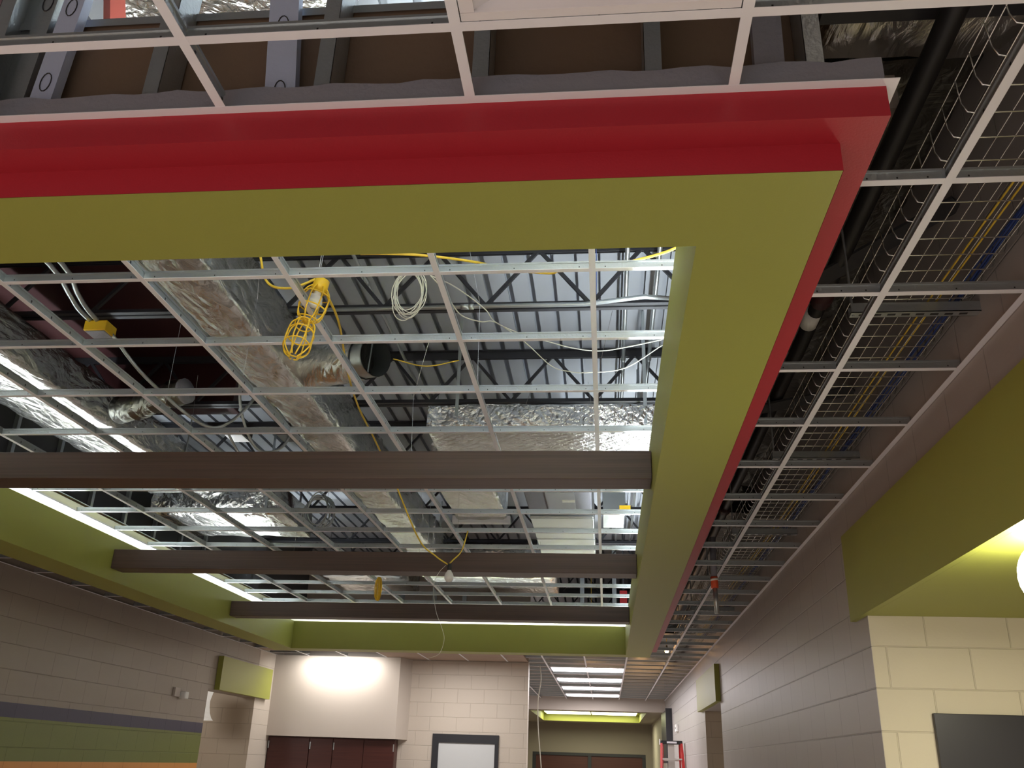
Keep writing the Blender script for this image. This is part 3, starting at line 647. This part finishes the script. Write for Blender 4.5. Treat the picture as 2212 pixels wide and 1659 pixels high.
pts = smooth_path([(-1.45, 3.2, 1.96), (-1.439, 3.25, 1.886), (-1.39, 3.25, 1.84), (-1.309, 3.25, 1.833), (-1.266, 3.28, 1.871), (-1.213, 3.3, 1.90), (-1.204, 3.4, 1.872), (-1.22, 3.65, 1.86), (-1.30, 4.1, 1.825), (-1.37, 4.6, 1.82), (-1.395, 5.1, 1.80), (-1.40, 5.7, 1.72), (-1.33, 6.3, 1.465), (-1.25, 6.55, 1.40), (-1.176, 6.7, 1.365)])
tagged(MB().tube(pts, .0055, 8), 'yellow_cord', m_ycord, 'yellow power cord running from the caged lamps to the bare bulb', 'cord', smooth=True)
tagged(MB().tube(smooth_path([(-.95, 3.0, 1.84), (-.835, 3.0, 1.837), (-.68, 3.05, 1.852), (-.505, 3.15, 1.877), (-.40, 3.25, 1.90), (-.3, 3.4, 1.97)]), .0055, 8), 'yellow_cord', m_ycord, 'yellow cord lying over the grid at the near edge of the tray, left part', 'cord', smooth=True)
tagged(MB().tube(smooth_path([(-.40, 3.25, 1.90), (-.32, 3.2, 1.862), (-.206, 3.2, 1.848), (-.148, 3.15, 1.84), (.0, 3.17, 1.85), (.149, 3.15, 1.873), (.273, 3.1, 1.883), (.4, 3.0, 1.9)]), .006, 8), 'yellow_cord', m_ycord, 'yellow cord sagging over the grid toward the right corner of the tray', 'cord', smooth=True)
tagged(MB().tube(smooth_path([(-1.3, 5.0, 2.3), (-1.1, 5.05, 2.27), (-.9, 5.1, 2.33)]), .004, 8), 'yellow_cord', m_ycord, 'short yellow cord over the dark gap before the nearest beam', 'cord', smooth=True)
# bare bulb
t = thing('hanging_bulb', 'bare white bulb in a black socket hanging in front of the middle beam', 'light bulb', (-1.17, 6.7, 1.24))
MB().lathe([(.0, -.0), (.02, .004), (.033, .022), (.036, .042), (.030, .062), (.018, .080), (.013, .092)], (-1.165, 6.7, 1.235), 18).build('bulb', m_glassy, t, smooth=True)
MB().tube([(-1.165, 6.7, 1.322), (-1.167, 6.7, 1.372)], .017, 12).build('socket', m_black, t, smooth=True)
tagged(MB().tube(smooth_path([(-1.17, 6.7, 1.37), (-1.15, 6.72, 1.40), (-1.112, 6.9, 1.515), (-1.10, 7.1, 1.72)]), .0055, 8), 'yellow_cord', m_ycord, 'short yellow cord rising from the bare bulb to the grid', 'cord', smooth=True)
tagged(MB().tube(smooth_path([(-1.19, 6.69, 1.36), (-1.24, 6.68, 1.30), (-1.27, 6.66, 1.20), (-1.24, 6.65, 1.02), (-1.19, 6.65, .90), (-1.165, 6.65, .82), (-1.18, 6.65, .74), (-1.21, 6.65, .70), (-1.28, 6.65, .675)]), .0016, 6), 'loose_wire', m_wcable, 'thin loose wire trailing down from the bare bulb', 'wire', smooth=True)

# ================================================================ WHITE CABLES
mb = MB(); cx, cz, cyy = -.875, 1.965, 3.55
for k in range(8):
    ox, oz = random.uniform(-.012, .012), random.uniform(-.02, .02); rx = random.uniform(.058, .082); rz = random.uniform(.095, .135); tl = random.uniform(-.25, .25); pts = []
    for j in range(30):
        an = 2*math.pi*j/30; u, v = rx*math.cos(an), rz*math.sin(an); pts.append((cx+ox+u*math.cos(tl)-v*math.sin(tl), cyy+random.uniform(-.002, .002)+.02*math.sin(an+k), cz+oz+u*math.sin(tl)+v*math.cos(tl)-.5*abs(u)*0))
    mb.tube(pts, .0022, 6, closed=True)
tagged(mb, 'cable_coil', m_wcable, 'coil of thin off-white cable hanging over the tray grid', 'cable coil', smooth=True)
P0 = (-.783, 3.55, 2.052); P1 = (-.555, 4.2, 2.134)
tagged(MB().tube(smooth_path([P0, (-.73, 3.65, 2.02), (-.68, 3.8, 1.98), (-.61, 4.0, 2.04), P1, (-.436, 4.6, 2.207), (-.298, 4.75, 2.128), (-.19, 4.75, 2.09), (-.085, 4.75, 2.082), (.127, 4.75, 2.108), (.344, 4.7, 2.228)]), .003, 6), 'network_cable', m_wcable, 'lower white cable sagging from the coil toward the right lip', 'cable', smooth=True)
tagged(MB().tube(smooth_path([P0, (-.70, 3.75, 2.10), (-.60, 4.05, 2.14), P1, (-.42, 4.5, 2.20), (-.317, 4.6, 2.214), (-.15, 4.6, 2.165), (-.004, 4.6, 2.149), (.15, 4.55, 2.15), (.326, 4.5, 2.165)]), .003, 6), 'network_cable', m_wcable, 'upper white cable stretched from the coil toward the right lip', 'cable', smooth=True)
tagged(MB().tube(smooth_path([(-.05, 5.9, 2.45), (-.04, 5.2, 2.62), (-.03, 4.6, 2.7), (-.03, 4.2, 2.6)]), .002, 6), 'network_cable', m_bcable, 'thin purple-blue cable above the right side of the tray', 'cable', smooth=True)
# yellow tape roll hanging
mb = MB()
for k in range(18):
    pts = []; ox = random.uniform(-.015, .015); rr = random.uniform(.006, .03); hh = random.uniform(.095, .12)
    for j in range(24): an = 2*math.pi*j/24; pts.append((-2.31+ox+rr*math.cos(an), 9.1+random.uniform(-.004, .004)+ox*.5, 1.60+hh*math.sin(an)))
    mb.tube(pts, .003, 5, closed=True)
tagged(mb, 'rope_coil', m_yellow, 'bundled yellow cord coil hanging between the middle and farthest beams', 'cord coil', smooth=True)
mb = MB()
for k in range(5):
    pts = [(-1.15+.05*math.cos(2*math.pi*j/20+k)+k*.006, 9.3, 1.93+.09*math.sin(2*math.pi*j/20)) for j in range(20)]; mb.tube(pts, .003, 5, closed=True)
tagged(mb, 'rope_coil', m_ycord, 'loose yellow cord tangle right of the bare bulb, over the far grid', 'cord coil', smooth=True)

# ================================================================ RIGHT PLENUM
pipe('sprinkler_pipe', [(.975, -.4, 1.95), (.975, 13.5, 1.95)], .036, m_pipe, 'long black steel pipe running away in the right plenum', 'pipe', couple=[((.975, 3.62, 1.95), (0, 1, 0), .12), ((.975, 7.2, 1.95), (0, 1, 0), .12)], clampm=m_ironred, n=16)
tagged(MB().tube([(.965, 3.78, 1.95), (.965, 3.90, 1.95)], .042, 16), 'pipe_label', m_paper, 'white paper label wrapped around the black pipe', 'label', smooth=True)
# wire basket tray
TX0, TX1, TZ = .935, 1.325, 1.585
t = thing('wire_cable_tray', 'galvanised wire basket cable tray running above the right grid', 'cable tray', (1.13, 7, TZ))
y = 1.36-.1016*6; rows = []
while y < 13: rows.append(y); y += .1016
for i, y in enumerate(rows[:]):
    mb = MB(); s = []
    for q in ((TX0-.004, TZ+.105), (TX0, TZ+.03), (TX0+.012, TZ+.004), (TX0+.03, TZ), (TX1-.03, TZ), (TX1-.012, TZ+.004), (TX1, TZ+.03), (TX1+.004, TZ+.105)): s.append((q[0], y, q[1]))
    mb.tube(s, .0026, 6)
    if i < 99: mb.build('rung_wire', m_wire, t, smooth=True)
    else: rows_extra.v and None if False else None
    if i >= 99: pass
mb = MB()
for y in rows[99:]: mb.tube([(TX0-.004, y, TZ+.105), (TX0, y, TZ+.03), (TX0+.03, y, TZ), (TX1-.03, y, TZ), (TX1, y, TZ+.03), (TX1+.004, y, TZ+.105)], .0026, 6)
if mb.v: o = mb.build('rung_wires', m_wire, t); o['kind'] = 'stuff'
for q in [(TX0-.004, TZ+.105), (TX0-.002, TZ+.055)]+[(TX0+.03+.047*k, TZ+.003) for k in range(8)]+[(TX1, TZ+.055), (TX1+.004, TZ+.105)]:
    MB().tube([(q[0], rows[0], q[1]), (q[0], rows[-1], q[1])], .0019, 6).build('long_wire', m_wire, t, smooth=True)
for y in (3.02, 4.70, 6.4, 8.1, 9.8, 11.5):
    s_ = thing('strut_bracket', 'slotted steel strut bracket carrying the wire tray off the wall, distance step %d' % round(y) , 'bracket', (1.1, y, TZ-.05), 'strut brackets under the wire tray')
    s_['label'] = 'slotted steel strut bracket under the wire cable tray on the right wall'
    mb = MB(); mb.box(.90, 1.35, y-.02, y+.02, TZ-.045, TZ-.042); mb.box(.90, 1.35, y-.02, y-.0185, TZ-.045, TZ-.006); mb.box(.90, 1.35, y+.0185, y+.02, TZ-.045, TZ-.006); st_ = mb.build('strut', m_steel, s_)
    mb = MB()
    for k in range(8): mb.box(.93+k*.05, .958+k*.05, y-.006, y+.006, TZ-.0462, TZ-.045)
    mb.build('slots', m_black, st_); MB().tube([(.91, y, TZ-.05), (.91, y, 2.9)], .005, 6).build('threaded_rod', m_steel, s_)
for dx, l in ((0, 'left'), (.03, 'right')):
    pts = [(1.19+dx+(.01*math.sin(y*1.3)), y, TZ+.012) for y in [0.8+.3*k for k in range(40)]]
    tagged(MB().tube(pts, .0035, 6), 'data_cable', m_ycord, f'{l} one of two thin yellow cables lying in the wire tray', 'cable', smooth=True)
for k in range(4):
    pts = [(1.285+(.012*math.sin(y*2+k*1.5)), y, TZ+.012+.007*k) for y in [0.8+.3*j for j in range(40)]]
    tagged(MB().tube(pts, .0035, 6), 'data_cable', m_bcable, 'thin blue cable in the bundle at the wall side of the wire tray', 'cable', 'blue data cables in the wire tray', smooth=True)
tagged(MB().bar((.80, 3.5, 1.88), (1.34, 3.0, 2.0), .10, .012), 'flat_brace', m_pdark, 'flat grey brace slanting across the right plenum above the tray', 'brace')
tagged(MB().bar((.7, 5.0, 1.9), (1.34, 4.6, 1.9), .12, .012), 'flat_brace', m_pdark, 'second flat grey brace farther along the right plenum', 'brace')
for y in (2.15, 4.0, 7.0, 10.0):
    pass
tagged(MB().box(.65, 1.34, 2.0, 2.12, 2.05, 2.07).box(.65, 1.34, 2.05, 2.07, 2.07, 2.3), 'steel_angle', m_darksteel, 'dark steel angle above the wire tray near the red corner', 'steel angle')
tagged(MB().box(.66, 1.0, 2.52, 2.62, 2.06, 2.2), 'plenum_box', m_drywall, 'pale box corner visible behind the black pipe', 'box')
# hanging sprinkler drop
t = thing('hanging_pipe', 'short grey pipe with an orange sleeve hanging slanted below the right grid', 'pipe', (.83, 7, 1.08))
MB().tube([(.835, 7.0, 1.66), (.830, 7.0, 1.35)], .024, 12).build('upper_tube', m_primer, t, smooth=True)
MB().tube([(.829, 7.0, 1.355), (.832, 7.0, 1.27)], .028, 12).build('sleeve', m_orange, t, smooth=True); MB().tube([(.829, 6.996, 1.34), (.831, 6.996, 1.325)], .0295, 12).build('paper_label', m_paper, t, smooth=True)
MB().tube([(.832, 7.0, 1.27), (.837, 7.0, 1.08)], .018, 12).build('lower_tube', m_steel, t, smooth=True)

# ================================================================ GREEN BULKHEADS
t = thing('green_bulkhead', 'big olive-green bulkhead over the alcove at the right edge', 'bulkhead', (2.2, 2.5, .76))
MB().box(1.318, 1.3485, -3, 5.12, .757, 1.222).build('face', m_green, t); MB().box(1.349, 6.4, -3, 4.895, .757, .764).build('underside', m_green, t)
tagged(MB().box(1.29, 1.349, 11.4, 13.75, .745, 1.17), 'green_bulkhead', m_green, 'small green bulkhead over the doorway far along the right wall', 'bulkhead')
tagged(MB().box(-5.029, -4.96, 11.78, 13.66, .757, 1.177), 'green_bulkhead', m_green, 'bright green bulkhead over the opening in the left wall', 'bulkhead')
t = thing('globe_light', 'glaring lit globe lamp under the green bulkhead at the right edge', 'light fixture', (1.44, 3.06, .5))
MB().lathe([(.0001, -.125)]+[(.125*math.sin(math.pi*k/14), -.125*math.cos(math.pi*k/14)) for k in range(1, 14)]+[(.03, .12)], (1.493, 3.13, .625), 24).build('glass_globe', m_dome, t, smooth=True)
MB().lathe([(.06, 0), (.065, .01), (.06, .02), (0, .021)], (1.493, 3.13, .735), 20).build('base_ring', m_trim, t, smooth=True)

# ================================================================ WALL ITEMS
t = thing('wall_board', 'charcoal board mounted on the cream block wall at bottom right', 'board', (2.6, 4.88, -.9))
MB().box(1.60, 3.6, 4.87, 4.9, -.9, .288).build('panel', m_board, t, bevel=.003)
t = thing('wall_panel', 'tall dark panel projecting from the right corridor wall above the ladder', 'panel', (1.3, 21, .3))
MB().box(1.22, 1.349, 19.9, 20.05, .1, 1.14).build('end_cap', m_frame, t); MB().box(1.24, 1.349, 20.05, 21.9, .1, 1.12).build('face', m_board, t)
t = thing('wall_sensor', 'small white sensor on the left block wall above the purple stripe', 'sensor', (-5.0, 10.77, .6))
MB().box(-5.03, -5.0, 10.62, 10.76, .60, .70).build('back_plate', m_drywall, t, bevel=.004); MB().box(-5.03, -4.95, 10.79, 10.89, .585, .665).build('housing', m_paper, t, bevel=.008)
t = thing('wall_sensor', 'small white sensor on the right corridor wall beside the ladder', 'sensor', (1.34, 18.5, .66))
MB().box(1.31, 1.349, 18.3, 18.65, .64, .77).build('housing', m_paper, t, bevel=.006); MB().box(1.305, 1.31, 18.45, 18.52, .69, .72).build('eye', m_black, t)
# framed window on far block wall
t = thing('window_1', 'dark framed frosted window in the far block wall', 'window', (-2.08, 14.2, -1.0))
f = MB(); f.box(-2.576, -1.582, 14.19, 14.22, .25, .37); f.box(-2.576, -2.48, 14.19, 14.22, -1, .25); f.box(-1.64, -1.582, 14.19, 14.22, -1, .25); f.box(-2.576, -1.582, 14.19, 14.22, -1.08, -1); f.build('window_frame', m_frame, t)
MB().box(-2.48, -1.64, 14.205, 14.218, -1, .25).build('pane', m_frost, t)
del t['label']; del t['category']; t['kind'] = 'structure'
# cabinets
cabx = [(-5.02, -4.39, 'left'), (-4.385, -4.03, 'narrow middle'), (-4.025, -3.10, 'right')]
for a, b, l in cabx:
    t = thing('tall_cabinet', f'{l} dark cherry cabinet under the beige drywall bulkhead', 'cabinet', ((a+b)/2, 14.1, FL+.05), 'tall cherry cabinets')
    MB().box(a, b, 14.02, 14.29, FL+.001, .265).build('body', m_cab, t)
    if l == 'right':
        mid = (a+b)/2
        for p, q in ((a, mid-.002), (mid+.002, b)): MB().box(p+.002, q-.002, 14.0, 14.018, FL+.1, .25).build('door', m_cab, t, bevel=.002)
    else: MB().box(a+.003, b-.003, 14.0, 14.018, FL+.1, .25).build('door', m_cab, t, bevel=.002)
    MB().box(a+.005, a+.02, 13.992, 14.0, .10, .20).build('hinge', m_steel, t)
    if l == 'right': MB().box(b-.02, b-.005, 13.992, 14.0, .10, .20).build('hinge', m_steel, t)
# made-up white sheet for the lit space seen through the left opening
mb = MB(); ed = [(-5.372, .80), (-5.39, .74), (-5.41, .66), (-5.405, .58), (-5.388, .50), (-5.36, .44), (-5.33, .408)]; vs = []
for k, (x_, z_) in enumerate(ed): vs += [(-5.75, 12.62+.01*math.sin(k), z_+.0), (-5.55, 12.60+.015*math.cos(k*1.3), z_-.003), (x_, 12.6, z_)]
fs = []
for k in range(len(ed)-1): fs += [(3*k, 3*k+1, 3*k+4, 3*k+3), (3*k+1, 3*k+2, 3*k+5, 3*k+4)]
mb.add(vs, fs)
o = tagged(mb, 'lit_gap_sheet', m_paper, 'made-up white sheet standing in for the lit space beyond the left opening', 'sheet'); sm = o.modifiers.new('solid', 'SOLIDIFY'); sm.thickness = .003
# corridor lights
for i, y in enumerate((15.24, 17.12, 19.0, 20.95)):
    l = ['nearest', 'second', 'third', 'farthest'][i]
    t = thing('corridor_light', f'{l} lit white troffer of the four in the corridor ceiling', 'light fixture', (-.29, y, ZC), 'lit corridor troffers')
    MB().box(-.88, .30, y-.30, y+.30, ZC+.008, ZC+.10).build('housing', m_panelw, t)
    MB().box(-.86, .28, y-.27, y+.27, ZC-.004, ZC+.008).build('lens', m_troff, t, bevel=.003)
# recess in the low corridor ceiling
t = thing('ceiling_recess', 'green-lined slot recess in the low corridor ceiling', 'recess', (-.4, 25, 1.17))
g = MB(); RR = (-1.79, .94, 22.61, 27.69); skirt(g, RR, 1.166, 1.37); g.add([(-1.80, 22.6, 1.37), (.95, 22.6, 1.37), (.95, 27.7, 1.37), (-1.80, 27.7, 1.37)], [(0, 1, 2, 3)]); g.build('lining', m_green, t)
for a, b, l in ((-1.7, -.44, 'left'), (-.40, .84, 'right')):
    q = thing('linear_light', f'{l} lit linear lamp in the green corridor ceiling recess', 'light fixture', ((a+b)/2, 27.0, 1.47))
    MB().box(a, b, 26.3, 27.55, 1.345, 1.355).build('lens', m_recess, q); MB().box(a-.01, b+.01, 26.28, 27.57, 1.355, 1.369).build('housing', m_panelw, q)
# end storefront
t = thing('door_1', 'x', 'x', (-.5, 29.0, FL)); del t['label']; del t['category']; t['kind'] = 'structure'
f = MB(); f.box(-2.2, 1.15, 28.96, 29.1, .26, .34); f.box(-2.2, -2.1, 28.96, 29.1, FL, .26); f.box(1.05, 1.15, 28.96, 29.1, FL, .26); f.box(-.55, -.45, 28.96, 29.1, FL, .26); f.build('door_frame', m_frame, t)
MB().box(-2.1, -.55, 29.0, 29.04, FL, .26).build('door_leaf', m_cab, t); MB().box(-.45, 1.05, 29.0, 29.04, FL, .26).build('door_leaf', m_cab, t)
# warm work bulbs glowing in the corridor plenum
for (x, y, z), l in (((.55, 14.2, 1.62), 'brightest warm bulb glowing through the corridor grid'), ((.52, 13.2, 1.55), 'smaller warm bulb just before the brightest one'), ((-.2, 13.4, 1.6), 'warm bulb at the edge of the far soffit'), ((.9, 13.9, 1.56), 'warm bulb beside the main tee on the right')):
    t = thing('work_bulb', l, 'light bulb', (x, y, z)); MB().lathe([(0, 0), (.02, .005), (.03, .03), (.02, .055), (.01, .07)], (x, y, z), 12).build('bulb', m_warmbulb, t, smooth=True); MB().tube([(x, y, z+.11), (x, y, 1.81 if y > 13.6 else JB)], .004, 6).build('cord', m_ycord, t); MB().tube([(x, y, z+.065), (x, y, z+.11)], .014, 8).build('socket', m_black, t)
pl = bpy.data.lights.new('work_bulb_glow', 'POINT'); pl.energy = .4; pl.color = (1, .5, .2); pl.shadow_soft_size = .03; po = bpy.data.objects.new('work_bulb_glow', pl); COL.objects.link(po); po.location = (.55, 14.1, 1.75+H)
# thin hanging cable at the corridor entrance
tagged(MB().tube(smooth_path([(-1.02, 14.6, 1.42), (-1.0, 14.6, 1.2), (-1.04, 14.6, .9), (-1.03, 14.6, .5), (-.99, 14.6, .1), (-.95, 14.6, -.3)]), .008, 6), 'hanging_cable', m_wcable, 'white cable hanging down at the corridor entrance', 'cable', smooth=True)
# step ladder
t = thing('step_ladder', 'red fibreglass step ladder with a black top cap in the corridor', 'ladder', (1.05, 17, FL))
LY = 17.0; LT = .43; LX = 1.12; hw0 = .165
MB().box(LX-.19, LX+.19, LY-.09, LY+.09, LT-.05, LT+.01).build('top_cap', m_black, t, bevel=.015); cp_ = t.children[0] if t.children else t; MB().box(LX-.08, LX+.09, LY-.092, LY-.09, LT-.035, LT-.005).build('cap_logo', m_trim, t)
MB().box(LX-.2, LX-.19, LY-.04, LY+.04, LT-.06, LT+.03).build('cap_hook', m_trim, t)
for s in (-1, 1):
    MB().bar((LX+s*hw0, LY-.05, LT-.04), (LX+s*(hw0+.10), LY-.55, FL), .035, .08).build('front_rail', m_fiber, t)
    MB().bar((LX+s*(hw0-.02), LY+.06, LT-.04), (LX+s*(hw0+.04), LY+.75, FL), .03, .06).build('rear_rail', m_fiber, t)
k = 0; z = LT-.30
while z > FL+.15:
    f_ = (LT-z)/(LT-FL); MB().box(LX-hw0-.1*f_+.015, LX+hw0+.1*f_-.015, LY-.09-.5*f_, LY-.01-.5*f_, z, z+.025).build('step', m_alum, t)
    if k % 2 == 0: MB().bar((LX-hw0-.05*f_, LY+.06+.69*f_, z), (LX+hw0+.05*f_, LY+.06+.69*f_, z), .02, .03).build('brace_bar', m_alum, t)
    z -= .305; k += 1
MB().box(LX-.06, LX+.05, LY-.02, LY+.02, LT-.9, LT-.05).build('centre_panel', m_alum, t)

for o in bpy.data.objects:
    if '_o' in o.keys(): del o['_o']
